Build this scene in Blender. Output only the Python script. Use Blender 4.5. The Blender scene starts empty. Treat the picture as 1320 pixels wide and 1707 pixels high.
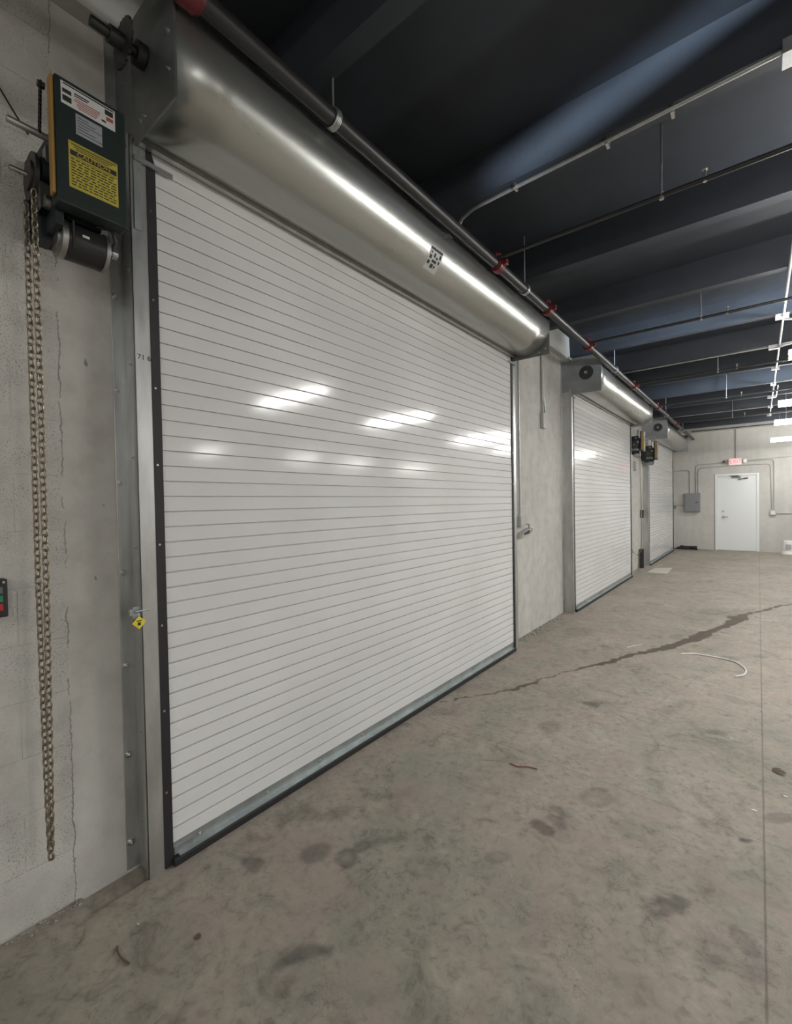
import bpy, bmesh, math, random
import numpy as np
from mathutils import Vector, Matrix

# ------------------------------------------------------------------ camera, world, exposure
S = bpy.context.scene
COL = S.collection
S.view_settings.view_transform = 'Standard'
S.view_settings.look = 'None'
S.view_settings.gamma = 1.0
S.view_settings.use_curve_mapping = False
S.view_settings.exposure = 1.12
LIGHT = 46.0          # strength of the fluorescent diffusers
LIGHT_COL = (1.0, 0.985, 0.955)

yaw, pit, rol = 0.6741, 0.0187, -0.0173
fv = Vector((-math.sin(yaw)*math.cos(pit), math.cos(yaw)*math.cos(pit), -math.sin(pit)))
rv = fv.cross(Vector((0, 0, 1))).normalized(); uv_ = rv.cross(fv)
r2 = rv*math.cos(rol) + uv_*math.sin(rol); u2 = -rv*math.sin(rol) + uv_*math.cos(rol)
cd = bpy.data.cameras.new('camera'); cam = bpy.data.objects.new('camera', cd); COL.objects.link(cam)
cam.matrix_world = Matrix(((r2.x, u2.x, -fv.x, 2.0473), (r2.y, u2.y, -fv.y, 0.0), (r2.z, u2.z, -fv.z, 1.5), (0, 0, 0, 1)))
cd.sensor_fit = 'HORIZONTAL'; cd.sensor_width = 36.0; cd.lens = 756.5/1320*36.0
cd.clip_start = 0.05; cd.clip_end = 100
S.camera = cam

W = bpy.data.worlds.new('world'); S.world = W; W.use_nodes = True
W.node_tree.nodes['Background'].inputs[0].default_value = (0.6, 0.7, 0.85, 1)
W.node_tree.nodes['Background'].inputs[1].default_value = 0.6      # dull daylight outside the far window

DECK = 3.67; RIB = 3.42; XR = 12.0; YN = -6.0; YF = 16.0
rnd = random.Random(4)

# ------------------------------------------------------------------ materials
def mat(name, col, rough=.5, metal=0.0, emit=None, es=0.0, spec=None, coat=0.0):
    m = bpy.data.materials.new(name); m.use_nodes = True
    b = m.node_tree.nodes['Principled BSDF']
    b.inputs['Base Color'].default_value = (*col, 1); b.inputs['Roughness'].default_value = rough
    b.inputs['Metallic'].default_value = metal
    if spec is not None: b.inputs['Specular IOR Level'].default_value = spec
    if coat: b.inputs['Coat Weight'].default_value = coat; b.inputs['Coat Roughness'].default_value = .1
    if emit: b.inputs['Emission Color'].default_value = (*emit, 1); b.inputs['Emission Strength'].default_value = es
    return m
class NT:
    def __init__(s, m): s.t = m.node_tree; s.b = s.t.nodes['Principled BSDF']
    def n(s, ty, **kw):
        o = s.t.nodes.new(ty)
        for k, v in kw.items(): setattr(o, k, v)
        return o
    def l(s, a, b): s.t.links.new(a, b)
    def pos(s, sc=(1, 1, 1)):
        g = s.n('ShaderNodeNewGeometry'); mp = s.n('ShaderNodeMapping'); mp.inputs['Scale'].default_value = sc
        s.l(g.outputs['Position'], mp.inputs['Vector']); return mp.outputs[0]
    def noise(s, sc, det=4, rough=.55, vec=None, dist=0):
        o = s.n('ShaderNodeTexNoise'); o.inputs['Scale'].default_value = sc; o.inputs['Detail'].default_value = det
        o.inputs['Roughness'].default_value = rough; o.inputs['Distortion'].default_value = dist
        s.l(vec if vec else s.pos(), o.inputs['Vector']); return o.outputs['Fac']
    def ramp(s, f, stops):
        o = s.n('ShaderNodeValToRGB'); e = o.color_ramp.elements
        while len(e) > 1: e.remove(e[-1])
        e[0].position = stops[0][0]; e[0].color = (*stops[0][1], 1) if len(stops[0][1]) == 3 else stops[0][1]
        for p, c in stops[1:]:
            x = e.new(p); x.color = (*c, 1)
        s.l(f, o.inputs[0]); return o.outputs[0]
    def mix(s, a, b, f, mode='MIX'):
        o = s.n('ShaderNodeMix', data_type='RGBA', blend_type=mode)
        for v, i in ((f, 0), (a, 6), (b, 7)):
            if hasattr(v, 'links'): s.l(v, o.inputs[i])
            elif i == 0: o.inputs[0].default_value = v
            else: o.inputs[i].default_value = (*v, 1)
        return o.outputs[2]
    def math(s, op, a, b=0.0, clamp=False):
        o = s.n('ShaderNodeMath', operation=op, use_clamp=clamp)
        for v, i in ((a, 0), (b, 1)):
            if hasattr(v, 'links'): s.l(v, o.inputs[i])
            else: o.inputs[i].default_value = v
        return o.outputs[0]
    def bump(s, h, st=.3, dist=.01, prev=None):
        o = s.n('ShaderNodeBump'); o.inputs['Strength'].default_value = st; o.inputs['Distance'].default_value = dist
        s.l(h, o.inputs['Height'])
        if prev: s.l(prev, o.inputs['Normal'])
        return o.outputs[0]
def g3(v): return (v, v, v)

def galv(name, base=(.46, .48, .48), r0=.28, r1=.45, spang=1.0, stretch=(1, 1, 1), bump=.1):
    m = mat(name, base, .35, .85); t = NT(m)
    f = t.noise(9*spang, 5, .6, t.pos(stretch))
    c = t.ramp(f, [(.3, tuple(v*.8 for v in base)), (.6, base), (.8, tuple(min(1, v*1.25) for v in base))])
    t.l(c, t.b.inputs['Base Color'])
    f2 = t.noise(30*spang, 3, .6, t.pos(stretch)); mr = t.n('ShaderNodeMapRange')
    mr.inputs[3].default_value = r0; mr.inputs[4].default_value = r1; t.l(f2, mr.inputs[0]); t.l(mr.outputs[0], t.b.inputs['Roughness'])
    t.l(t.bump(f, bump, .002), t.b.inputs['Normal'])
    return m
M = {}
M['galv'] = galv('galvanised steel', (.58, .59, .58), .26, .52, 1.4, (1, 1, .3))
M['bar'] = galv('galvanised bottom bar', (.46, .50, .50), .36, .55, 1.5)
M['hood'] = galv('galvanised hood sheet', (.47, .48, .45), .25, .33, .5, (1, .15, 1), .0)
M['plate'] = galv('dull steel plate', (.24, .25, .25), .42, .55, .7)
M['platelight'] = galv('grey steel plate', (.38, .40, .41), .42, .55, .7)
M['blackrub'] = mat('black rubber', (.018, .018, .02), .6)
M['bolt'] = mat('zinc bolt', (.6, .6, .58), .3, 1)
M['darksteel'] = mat('dark oiled steel', (.07, .07, .065), .45, .8)
M['green'] = mat('dark green enamel', (.012, .022, .020), .45)
M['greendk'] = mat('blackish green enamel', (.008, .014, .018), .5)
M['orange'] = mat('orange yellow enamel', (.34, .20, .05), .55)
M['motor'] = mat('black motor shell', (.03, .03, .03), .35, .3)
M['alu'] = mat('cast aluminium', (.42, .42, .41), .4, 1)
M['white'] = mat('white plastic', (.72, .72, .70), .45)
M['label'] = mat('white sticker', (.55, .55, .54), .5)
M['labelgrey'] = mat('silver rating plate', (.33, .35, .37), .4, .2)
M['yellow'] = mat('yellow sticker', (.42, .36, .05), .5)
M['yellowtag'] = mat('yellow plastic tag', (.78, .66, .04), .5)
M['ink'] = mat('black print', (.02, .02, .02), .6)
M['redink'] = mat('red print', (.35, .08, .06), .6)
M['red'] = mat('red coupling paint', (.13, .010, .014), .5)
M['blackpipe'] = mat('black steel pipe', (.04, .04, .04), .4, .5)
M['conduit'] = galv('galvanised conduit', (.46, .47, .46), .35, .5, 2)
M['conduitwhite'] = mat('white painted conduit', (.66, .67, .68), .4)
M['conduitpaint'] = mat('wall painted conduit', (.40, .40, .38), .5)
M['panel'] = mat('grey enamel panel', (.22, .23, .24), .45)
M['doorpaint'] = mat('white door paint', (.72, .74, .73), .4)
M['framepaint'] = mat('white frame paint', (.74, .75, .74), .4)
M['rustprime'] = mat('dull red primer', (.30, .15, .12), .6)
M['chain'] = mat('yellow zinc chain', (.33, .285, .22), .38, .85)
M['btn_red'] = mat('red button', (.5, .03, .03), .4)
M['btn_green'] = mat('green button', (.03, .25, .12), .4)
M['btn_grey'] = mat('grey button', (.12, .16, .16), .4)
M['exitface'] = mat('exit face', (.8, .5, .5), .4, emit=(1, .45, .45), es=.35)
M['exitred'] = mat('exit red letters', (.8, .05, .05), .4, emit=(1, .03, .05), es=.9)
M['tube'] = mat('lit diffuser', (.9, .9, .9), .5, emit=LIGHT_COL, es=LIGHT)
M['leaf'] = mat('dry leaf', (.12, .09, .06), .7)
M['rubble'] = mat('broken concrete', (.36, .34, .30), .9)
M['board'] = mat('pale cardboard', (.50, .49, .44), .8)
M['glass'] = mat('window glass', (.9, .95, .97), .05); M['glass'].node_tree.nodes['Principled BSDF'].inputs['Transmission Weight'].default_value = 1
M['darkplastic'] = mat('black plastic', (.02, .02, .022), .5)
M['soffitpaint'] = mat('off white ledge paint', (.42, .42, .39), .8)

# slats
m = M['slat'] = mat('white slat enamel', (.70, .705, .70), .2, 0, spec=.36); t = NT(m)
f = t.noise(1.2, 3, .5); t.l(t.bump(t.noise(5, 2, .5, t.pos((1, .5, 1.5))), .06, .01), t.b.inputs['Normal'])
c = t.ramp(f, [(.35, (.68, .685, .68)), (.65, (.74, .745, .745))]); t.l(c, t.b.inputs['Base Color'])
rr = t.n('ShaderNodeMapRange'); rr.inputs[3].default_value = .08; rr.inputs[4].default_value = .16; t.l(t.noise(2.5, 4), rr.inputs[0]); t.l(rr.outputs[0], t.b.inputs['Roughness'])

M['slat_edge'] = mat('slat groove enamel', (.70, .705, .70), .5)
# ceiling
m = M['ceil'] = mat('dark blue grey ceiling paint', (.055, .068, .09), .6, spec=.3); t = NT(m)
f = t.noise(3, 5, .6); t.l(t.ramp(f, [(.3, (.029, .034, .042)), (.7, (.037, .043, .053))]), t.b.inputs['Base Color'])
t.l(t.bump(t.noise(40, 3), .15, .003), t.b.inputs['Normal'])

# block wall.  axis: which horizontal coordinate runs along the wall
def wallmat(name, axis, near=False):
    m = mat(name, (.6, .58, .53), .85, spec=.25); t = NT(m)
    g = t.n('ShaderNodeNewGeometry'); sx = t.n('ShaderNodeSeparateXYZ'); t.l(g.outputs['Position'], sx.inputs[0])
    cb = t.n('ShaderNodeCombineXYZ'); t.l(sx.outputs[axis], cb.inputs[0]); t.l(sx.outputs[2], cb.inputs[1])
    # joints wobble slightly
    br = t.n('ShaderNodeTexBrick'); br.offset = .5
    br.inputs['Scale'].default_value = 1; br.inputs['Brick Width'].default_value = .406; br.inputs['Row Height'].default_value = .203
    br.inputs['Mortar Size'].default_value = .006; br.inputs['Mortar Smooth'].default_value = .6
    t.l(cb.outputs[0], br.inputs['Vector'])
    joint = br.outputs['Fac']
    big = t.noise(1.3, 4, .6); mid = t.noise(7, 5, .65); fine = t.noise(90, 4, .7)
    base = t.ramp(big, [(.3, (.50, .49, .455)), (.55, (.55, .54, .505)), (.75, (.585, .575, .54))])
    base = t.mix(base, t.ramp(mid, [(.32, (.78, .77, .76)), (.55, (1, 1, 1)), (.7, (1.05, 1.05, 1.05))]), .7 if axis == 1 else .25, 'MULTIPLY')
    vs = t.noise(5, 3, .6, t.pos((1, 1, .12)) if axis == 1 else t.pos((1, 1, .12)))     # vertical trowel streaks
    base = t.mix(base, t.ramp(vs, [(.35, (.90, .90, .89)), (.6, (1, 1, 1))]), .8, 'MULTIPLY')
    if axis == 1:
        yy = sx.outputs[1]
        rough = t.math('LESS_THAN', t.math('ADD', yy, t.math('MULTIPLY', t.math('SUBTRACT', t.noise(9, 5, .7), .5), .035)), .553)   # rough block before the smooth jamb
        def band(a, b):
            return t.math('MULTIPLY', t.math('GREATER_THAN', yy, a), t.math('LESS_THAN', yy, b))
        smooth = t.math('ADD', band(.553, .80), band(6.03, 6.3), True)
        smooth = t.math('ADD', smooth, band(11.25, 11.6), True)
        jj = t.math('MULTIPLY', joint, t.math('SUBTRACT', 1.0, smooth))
        pits = t.ramp(t.noise(150, 5, .75), [(.39, (.42, .40, .37)), (.45, (1, 1, 1))])
        pm = t.math('MULTIPLY', rough, t.ramp(t.noise(6, 3), [(.35, (0, 0, 0)), (.6, (1, 1, 1))]))
        base = t.mix(base, t.mix(base, pits, 1.0, 'MULTIPLY'), pm)
        # hairline crack between rough block and jamb plaster
        d = t.math('ABSOLUTE', t.math('SUBTRACT', t.math('ADD', yy, t.math('MULTIPLY', t.math('SUBTRACT', t.noise(14, 6, .75), .5), .04)), .556))
        ck = t.math('MULTIPLY', t.math('LESS_THAN', d, .0022), t.math('GREATER_THAN', t.noise(8, 2), .42))
        base = t.mix(base, (.22, .20, .18), t.math('MULTIPLY', ck, .8))
        # scuffs on the smooth plaster
        sc = t.ramp(t.noise(16, 2, .5, t.pos((1, 1.2, .8))), [(.245, (.35, .33, .30)), (.275, (1, 1, 1))])
        base = t.mix(base, sc, t.math('MULTIPLY', band(.57, .74), .8), 'MULTIPLY')
        roughamt = t.math('ADD', t.math('MULTIPLY', rough, .9), .25)
    else:
        jj = joint; roughamt = .3
    base = t.mix(base, t.mix(base, (.80, .79, .76), 1.0, 'MULTIPLY'), t.math('MULTIPLY', jj, .10))
    t.l(base, t.b.inputs['Base Color'])
    h = t.math('SUBTRACT', t.math('MULTIPLY', fine, .35), t.math('MULTIPLY', jj, .35))
    h = t.math('ADD', h, t.math('MULTIPLY', mid, .5))
    h2 = t.math('MULTIPLY', h, roughamt)
    t.l(t.bump(h2, .5, .008), t.b.inputs['Normal'])
    return m
M['wall_y'] = wallmat('painted block wall along', 1)
M['wall_x'] = wallmat('painted block wall across', 0)

# floor
m = M['floor'] = mat('worn concrete slab', (.3, .28, .25), .8, spec=.35); t = NT(m)
n1 = t.noise(1.1, 6, .6, dist=.6); n2 = t.noise(5.5, 7, .68, dist=.9); n3 = t.noise(26, 6, .7, dist=.5); n4 = t.noise(2.6, 4, .6, t.pos((1, 1, 1)), 1.5)
base = t.ramp(n1, [(.28, (.250, .240, .198)), (.43, (.310, .290, .245)), (.56, (.350, .315, .272)), (.72, (.385, .360, .312))])
base = t.mix(base, t.ramp(n2, [(.34, (.60, .59, .57)), (.47, (.94, .93, .91)), (.58, (1.05, 1.02, .99)), (.7, (1.18, 1.15, 1.12))]), .9, 'MULTIPLY')
base = t.mix(base, t.ramp(n3, [(.36, (.66, .65, .64)), (.47, (.97, .97, .97)), (.56, (1.03, 1.03, 1.02)), (.68, (1.18, 1.17, 1.15))]), .8, 'MULTIPLY')
base = t.mix(base, (.345, .275, .240), t.math('MULTIPLY', t.ramp(n4, [(.46, g3(0)), (.62, g3(1))]), .5))     # pinkish patches
base = t.mix(base, (.225, .235, .205), t.math('MULTIPLY', t.ramp(t.noise(1.9, 5, .6, t.pos((1.2, .8, 1)), 1), [(.52, g3(0)), (.7, g3(1))]), .45))   # greenish patches
# little scratches
scr = t.ramp(t.noise(17, 3, .5, t.pos((1, 1, 1)), 3.5), [(.482, g3(1)), (.5, g3(.55)), (.518, g3(1))])
msk = t.ramp(t.noise(3.5, 3), [(.54, g3(0)), (.62, g3(1))])
base = t.mix(base, scr, t.math('MULTIPLY', msk, .9), 'MULTIPLY')
at = t.n('ShaderNodeAttribute', attribute_name='stain'); st = at.outputs['Fac']
base = t.mix(base, (.045, .042, .038), st)
ac = t.n('ShaderNodeAttribute', attribute_name='crack'); ck = ac.outputs['Fac']
base = t.mix(base, (.085, .068, .050), ck)
# saw joints
g = t.n('ShaderNodeNewGeometry'); sx = t.n('ShaderNodeSeparateXYZ'); t.l(g.outputs['Position'], sx.inputs[0])
wob = t.math('MULTIPLY', t.math('SUBTRACT', t.noise(20, 3), .5), .004)
def line(coord, at_, w):
    d = t.math('ABSOLUTE', t.math('SUBTRACT', t.math('ADD', coord, wob), at_))
    return t.math('SUBTRACT', 1.0, t.math('DIVIDE', d, w), True)
j1 = line(sx.outputs[0], 2.062, .006)
tilt = t.math('ADD', sx.outputs[1], t.math('MULTIPLY', sx.outputs[0], .045))
j2 = t.math('MULTIPLY', line(tilt, 2.60, .0055), .55)
jt = t.math('ADD', t.math('MULTIPLY', j1, .75), j2, True)
base = t.mix(base, (.13, .11, .09), t.math('MULTIPLY', jt, .85))
t.l(base, t.b.inputs['Base Color'])
ro = t.math('SUBTRACT', t.ramp(n2, [(.3, g3(.62)), (.7, g3(.82))]), t.math('MULTIPLY', st, .2)); t.l(ro, t.b.inputs['Roughness'])
hb = t.math('SUBTRACT', t.math('ADD', t.math('MULTIPLY', n3, .5), t.math('MULTIPLY', n2, .8)), t.math('ADD', jt, t.math('MULTIPLY', ck, .5)))
t.l(t.bump(hb, .35, .006), t.b.inputs['Normal'])

# ------------------------------------------------------------------ mesh helpers
class MB:
    def __init__(s): s.v = []; s.f = []; s.sm = []
    def add(s, vs, fs, smooth=False):
        o = len(s.v); s.v += [tuple(v) for v in vs]
        for f in fs: s.f.append(tuple(i+o for i in f)); s.sm.append(smooth)
        return s
    def box(s, x0, x1, y0, y1, z0, z1):
        x0, x1 = sorted((x0, x1)); y0, y1 = sorted((y0, y1)); z0, z1 = sorted((z0, z1))
        v = [(x0, y0, z0), (x1, y0, z0), (x1, y1, z0), (x0, y1, z0), (x0, y0, z1), (x1, y0, z1), (x1, y1, z1), (x0, y1, z1)]
        return s.add(v, [(0, 3, 2, 1), (4, 5, 6, 7), (0, 1, 5, 4), (1, 2, 6, 5), (2, 3, 7, 6), (3, 0, 4, 7)])
    def tube(s, path, r, n=10, closed=False, caps=True, radii=None):
        P = [Vector(p) for p in path]; k = len(P); rings = []
        T = []
        for i in range(k):
            a = P[i-1] if (i or closed) else P[0]; b = P[(i+1) % k] if (i < k-1 or closed) else P[-1]
            T.append((b-a).normalized())
        up = Vector((0, 0, 1)) if abs(T[0].z) < .9 else Vector((1, 0, 0))
        nrm = T[0].cross(up).normalized()
        vs = []
        for i in range(k):
            nrm = (nrm - T[i]*nrm.dot(T[i])).normalized(); bi = T[i].cross(nrm)
            rr = radii[i] if radii else r
            for j in range(n):
                a = 2*math.pi*j/n; vs.append(P[i] + nrm*math.cos(a)*rr + bi*math.sin(a)*rr)
        fs = []
        for i in range(k if closed else k-1):
            for j in range(n):
                a = i*n+j; b = i*n+(j+1) % n; c = ((i+1) % k)*n+(j+1) % n; d = ((i+1) % k)*n+j
                fs.append((a, b, c, d))
        s.add(vs, fs, True)
        if caps and not closed:
            s.add(vs[:n], [tuple(range(n-1, -1, -1))]); s.add(vs[-n:], [tuple(range(n))])
        return s
    def cyl(s, a, b, r, n=20, r2=None): return s.tube([a, b], r, n, radii=[r, r if r2 is None else r2])
    def prism(s, poly, axis, a, b, smooth=False):
        def P(u, v, w): return {0: (w, u, v), 1: (u, w, v), 2: (u, v, w)}[axis]
        n = len(poly); vs = [P(u, v, a) for u, v in poly]+[P(u, v, b) for u, v in poly]
        s.add(vs, [(i, (i+1) % n, n+(i+1) % n, n+i) for i in range(n)], smooth)
        s.add(vs[:n], [tuple(range(n))]); s.add(vs[n:], [tuple(range(n-1, -1, -1))])
        return s
    def build(s, name, m, parent=None, bevel=0, recalc=True):
        me = bpy.data.meshes.new(name); me.from_pydata(s.v, [], s.f)
        me.polygons.foreach_set('use_smooth', s.sm)
        if recalc:
            bm = bmesh.new(); bm.from_mesh(me); bmesh.ops.recalc_face_normals(bm, faces=bm.faces); bm.to_mesh(me); bm.free()
        me.materials.append(M[m] if isinstance(m, str) else m)
        o = bpy.data.objects.new(name, me); COL.objects.link(o)
        if parent is not None: o.parent = parent; o.matrix_parent_inverse = Matrix.Translation(-PLOC(parent))
        if bevel:
            bv = o.modifiers.new('bevel', 'BEVEL'); bv.width = bevel; bv.segments = 2; bv.limit_method = 'ANGLE'
        return o
LOC = {}
def PLOC(p):
    return Vector(LOC.get(p.name, (0, 0, 0)))
def tag(o, label=None, cat=None, group=None, kind=None):
    if label: o['label'] = label
    if cat: o['category'] = cat
    if group: o['group'] = group
    if kind: o['kind'] = kind
    return o
def thing(name, label, cat, loc=(0, 0, 0), group=None, kind=None):
    o = bpy.data.objects.new(name, None); COL.objects.link(o); o.location = loc; o.empty_display_size = .1
    LOC[o.name] = loc
    return tag(o, label, cat, group, kind)
def copy_tree(o, parent=None, shift=None):
    c = o.copy(); COL.objects.link(c)
    if parent: c.parent = parent; c.matrix_parent_inverse = o.matrix_parent_inverse.copy()
    if shift is not None: c.location = o.location + Vector(shift)
    for ch in list(o.children): copy_tree(ch, c)
    return c
def arc(cx, cy, r, a0, a1, n):
    return [(cx+r*math.cos(math.radians(a0+(a1-a0)*i/n)), cy+r*math.sin(math.radians(a0+(a1-a0)*i/n))) for i in range(n+1)]
def text_mesh(s_, size, loc, rot, m, parent, name='lettering', depth=.0006, align='CENTER', wscale=1):
    cu = bpy.data.curves.new('t', 'FONT'); cu.body = s_; cu.size = size; cu.extrude = depth; cu.align_x = align; cu.align_y = 'CENTER'
    tmp = bpy.data.objects.new('t', cu); COL.objects.link(tmp)
    dg = bpy.context.evaluated_depsgraph_get(); me = bpy.data.meshes.new_from_object(tmp.evaluated_get(dg)); 
    bpy.data.objects.remove(tmp)
    R = rot if isinstance(rot, Matrix) else Matrix.Identity(4)
    me.transform(Matrix.Translation(loc) @ R @ Matrix.Diagonal((wscale, 1, 1, 1)))
    me.materials.clear(); me.materials.append(M[m]); me.name = name
    o = bpy.data.objects.new(name, me); COL.objects.link(o); o.parent = parent; o.matrix_parent_inverse = Matrix.Translation(-PLOC(parent))
    return o
def basis(rx, ry, rz): return Matrix((( rx[0], ry[0], rz[0], 0), (rx[1], ry[1], rz[1], 0), (rx[2], ry[2], rz[2], 0), (0, 0, 0, 1)))
FACE_X = basis((0, 1, 0), (0, 0, 1), (1, 0, 0))        # reads on a face that looks along +x (reader stands at +x): reading runs to +y
FACE_NY = basis((1, 0, 0), (0, 0, 1), (0, -1, 0))      # reads on a face that looks along -y

# ------------------------------------------------------------------ floor
FX = np.arange(0.0, 3.4001, .0145); FY = np.arange(-.3, 9.2, .0145)
gx, gy = np.meshgrid(FX, FY)
def vnoise(x, y, sc, seed):
    r = np.random.RandomState(seed); T = r.rand(256, 256); x = x*sc; y = y*sc
    xi = np.floor(x).astype(int); yi = np.floor(y).astype(int); fx = x-xi; fy = y-yi; fx = fx*fx*(3-2*fx); fy = fy*fy*(3-2*fy)
    g = lambda a, b: T[a % 256, b % 256]
    return (g(xi, yi)*(1-fx)+g(xi+1, yi)*fx)*(1-fy)+(g(xi, yi+1)*(1-fx)+g(xi+1, yi+1)*fx)*fy
def fbm(x, y, sc, seed): return sum(vnoise(x, y, sc*2**i, seed+i)*.5**(i+1) for i in range(4))
STAINS = [(0.398, 1.078, 0.036, 0.028, 0.043, -0.029, 0.5, 0), (0.553, 1.274, 0.03, 0.065, 0.049, -0.024, 0.45, 0), (0.675, 1.338, 0.036, 0.028, 0.038, -0.039, 0.6, 1), (0.684, 1.417, 0.015, 0.041, 0.03, -0.016, 0.45, 1), (0.87, 0.941, 0.064, 0.077, 0.047, -0.026, 0.55, 2), (1.175, 1.728, 0.044, 0.033, 0.017, -0.036, 0.3, 1), (0.433, 1.491, 0.049, 0.086, 0.035, -0.023, 0.25, 0), (1.272, 2.011, 0.063, -0.011, 0.001, -0.036, 0.6, 0), (1.301, 2.093, 0.056, -0.004, 0.003, -0.034, 0.4, 0), (1.31, 2.167, 0.057, 0.0, 0.003, -0.032, 0.25, 0), (1.417, 2.459, 0.032, 0.011, 0.004, -0.021, 0.5, 0), (1.409, 2.37, 0.074, 0.04, 0.017, -0.082, 0.3, 1), (1.786, 1.903, 0.077, 0.048, 0.005, -0.066, 0.62, 3), (2.006, 1.896, 0.056, -0.045, -0.013, -0.035, 0.45, 1), (2.125, 2.739, 0.058, 0.032, -0.003, -0.052, 0.4, 0), (1.989, 2.464, 0.02, 0.006, -0.002, -0.018, 0.95, 0), (1.913, 1.795, 0.082, 0.016, -0.009, -0.068, 0.16, 0), (2.032, 1.785, 0.055, 0.011, -0.009, -0.05, 0.2, 0), (1.09, 3.469, 0.058, 0.011, 0.01, -0.052, 0.6, 0), (1.831, 3.509, 0.06, 0.006, 0.0, -0.037, 0.45, 0), (0.959, 2.948, 0.063, 0.047, 0.033, -0.092, 0.25, 0), (0.437, 5.316, 0.142, 0.1, 0.057, -0.189, 0.2, 0), (1.358, 5.71, 0.061, 0.044, 0.014, -0.122, 0.3, 0), (2.066, 5.438, 0.056, 0.018, -0.002, -0.062, 0.3, 0), (1.737, 7.315, 0.294, 0.137, 0.011, -0.296, 0.3, 3), (0.954, 1.487, 0.078, 0.06, 0.031, -0.044, 0.12, 0), (0.606, 1.716, 0.119, 0.09, 0.068, -0.084, 0.12, 3), (1.054, 0.913, 0.1, 0.078, 0.046, -0.043, 0.12, 3), (0.892, 0.863, 0.024, 0.003, 0.009, -0.046, 0.2, 0), (1.752, 1.505, 0.055, 0.001, -0.012, -0.063, 0.15, 3), (1.534, 1.95, 0.123, 0.016, 0.002, -0.07, 0.1, 3), (0.902, 1.318, 0.037, 0.119, 0.043, -0.019, 0.1, 3)]
CRACK = [(0.175, 2.846, 0.016), (0.36, 3.114, 0.027), (0.459, 3.284, 0.047), (0.526, 3.405, 0.108), (0.575, 3.529, 0.102), (0.611, 3.696, 0.04), (0.686, 3.916, 0.036), (0.796, 4.137, 0.046), (0.86, 4.275, 0.13), (0.98, 4.516, 0.156), (1.069, 4.828, 0.115), (1.194, 5.005, 0.181), (1.317, 5.23, 0.214), (1.438, 5.533, 0.21), (1.542, 5.841, 0.383), (1.626, 6.181, 0.225), (1.77, 6.654, 0.255), (1.856, 7.058, 0.46), (1.899, 7.31, 0.188), (2.081, 7.671, 0.122), (2.276, 8.143, 0.09), (2.518, 8.629, 0.099)]
stain = np.zeros_like(gx); crack = np.zeros_like(gx)
wx = gx + (fbm(gx, gy, 14, 1)-.47)*.05; wy = gy + (fbm(gx, gy, 14, 9)-.47)*.05
for cx, cy, ax, ay, bx, by, s_, k in STAINS:
    dx = wx-cx; dy = wy-cy; det = ax*by-ay*bx
    a = (dx*by-dy*bx)/det; b = (-dx*ay+dy*ax)/det; r = np.sqrt(a*a+b*b)
    mk = np.clip((1.12-r)/.30, 0, 1)*(.75+.5*fbm(gx, gy, 30, 21))
    if k == 1: mk *= .45+.55*np.clip(r/.7, 0, 1)**2
    if k == 2:
        b2 = b-.75; r3 = np.sqrt((a*.95-.15)**2+b2*b2); mk *= np.clip((r3-.72)/.3, 0, 1)
    if k == 3: mk *= np.clip((fbm(gx, gy, 22, 33)-.30)*4, 0, 1)
    stain = np.maximum(stain, mk*s_)
# dirt along the foot of the wall
edge = np.clip(1-(gx-.0)/(.06+.10*fbm(gx, gy, 9, 50)), 0, 1)*np.clip((fbm(gx, gy, 18, 60)-.35)*3, 0, 1)
edge *= ((gy < .56) | ((gy > 4.6) & (gy < 6.1)))
stain = np.maximum(stain, edge*.6)
def polyline(pts, wscale=1.0, add=0.0, nz=.02):
    best = np.full_like(gx, 9.0)
    ex = gx+(fbm(gx, gy, 11, 80)-.47)*nz; ey = gy+(fbm(gx, gy, 11, 90)-.47)*nz
    for (x0, y0, w0), (x1, y1, w1) in zip(pts[:-1], pts[1:]):
        dx, dy = x1-x0, y1-y0; L = dx*dx+dy*dy; tt = np.clip(((ex-x0)*dx+(ey-y0)*dy)/L, 0, 1)
        d = np.hypot(ex-x0-dx*tt, ey-y0-dy*tt); w = (w0+(w1-w0)*tt)*wscale+add
        best = np.minimum(best, d-w)
    return best
# widths above were read along the view; across the crack they are about 0.4 of that
crack = np.clip(-polyline(CRACK, .20, .004, .10)/.006, 0, 1)*.95
for pts in ([(1.617, 4.382, .006), (1.585, 4.18, .004), (1.504, 4.022, .004), (1.49, 3.839, .005), (1.437, 3.677, .003)], [(0.612, 3.299, .004), (0.693, 3.164, .003), (0.752, 3.099, .002)],
            [(1.058, 3.115, .003), (1.123, 2.944, .003), (1.172, 2.845, .003), (1.225, 2.783, .002)], [(.487, .829, .0015), (.612, .817, .001)]):
    crack = np.maximum(crack, np.clip(-polyline(pts, 1, .003, .03)/.008, 0, 1)*.35)
gz = np.zeros_like(gx)
rec = (gx < .112) & (gy > .575) & (gy < 4.42); gz[rec] = -.014
ny_, nx_ = gx.shape
co = np.stack([gx, gy, gz], -1).reshape(-1, 3)
I = np.arange(nx_*ny_).reshape(ny_, nx_)
q = np.stack([I[:-1, :-1], I[:-1, 1:], I[1:, 1:], I[1:, :-1]], -1).reshape(-1, 4)
x0, x1, y0, y1 = FX[0], FX[-1], FY[0], FY[-1]
ext = [(-.4, YN), (XR, YN), (XR, YF+.3), (-.4, YF+.3), (x0, y0), (x1, y0), (x1, y1), (x0, y1), (-.4, y0), (-.4, y1), (XR, y0), (XR, y1)]
eb = len(co); co = np.vstack([co, [(a, b, 0) for a, b in ext]])
eq = [(0, 1, 10, 8), (8, 4, 7, 9), (5, 10, 11, 6), (9, 11, 2, 3)]
q = np.vstack([q, [[eb+i for i in f_] for f_ in eq]])
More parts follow.
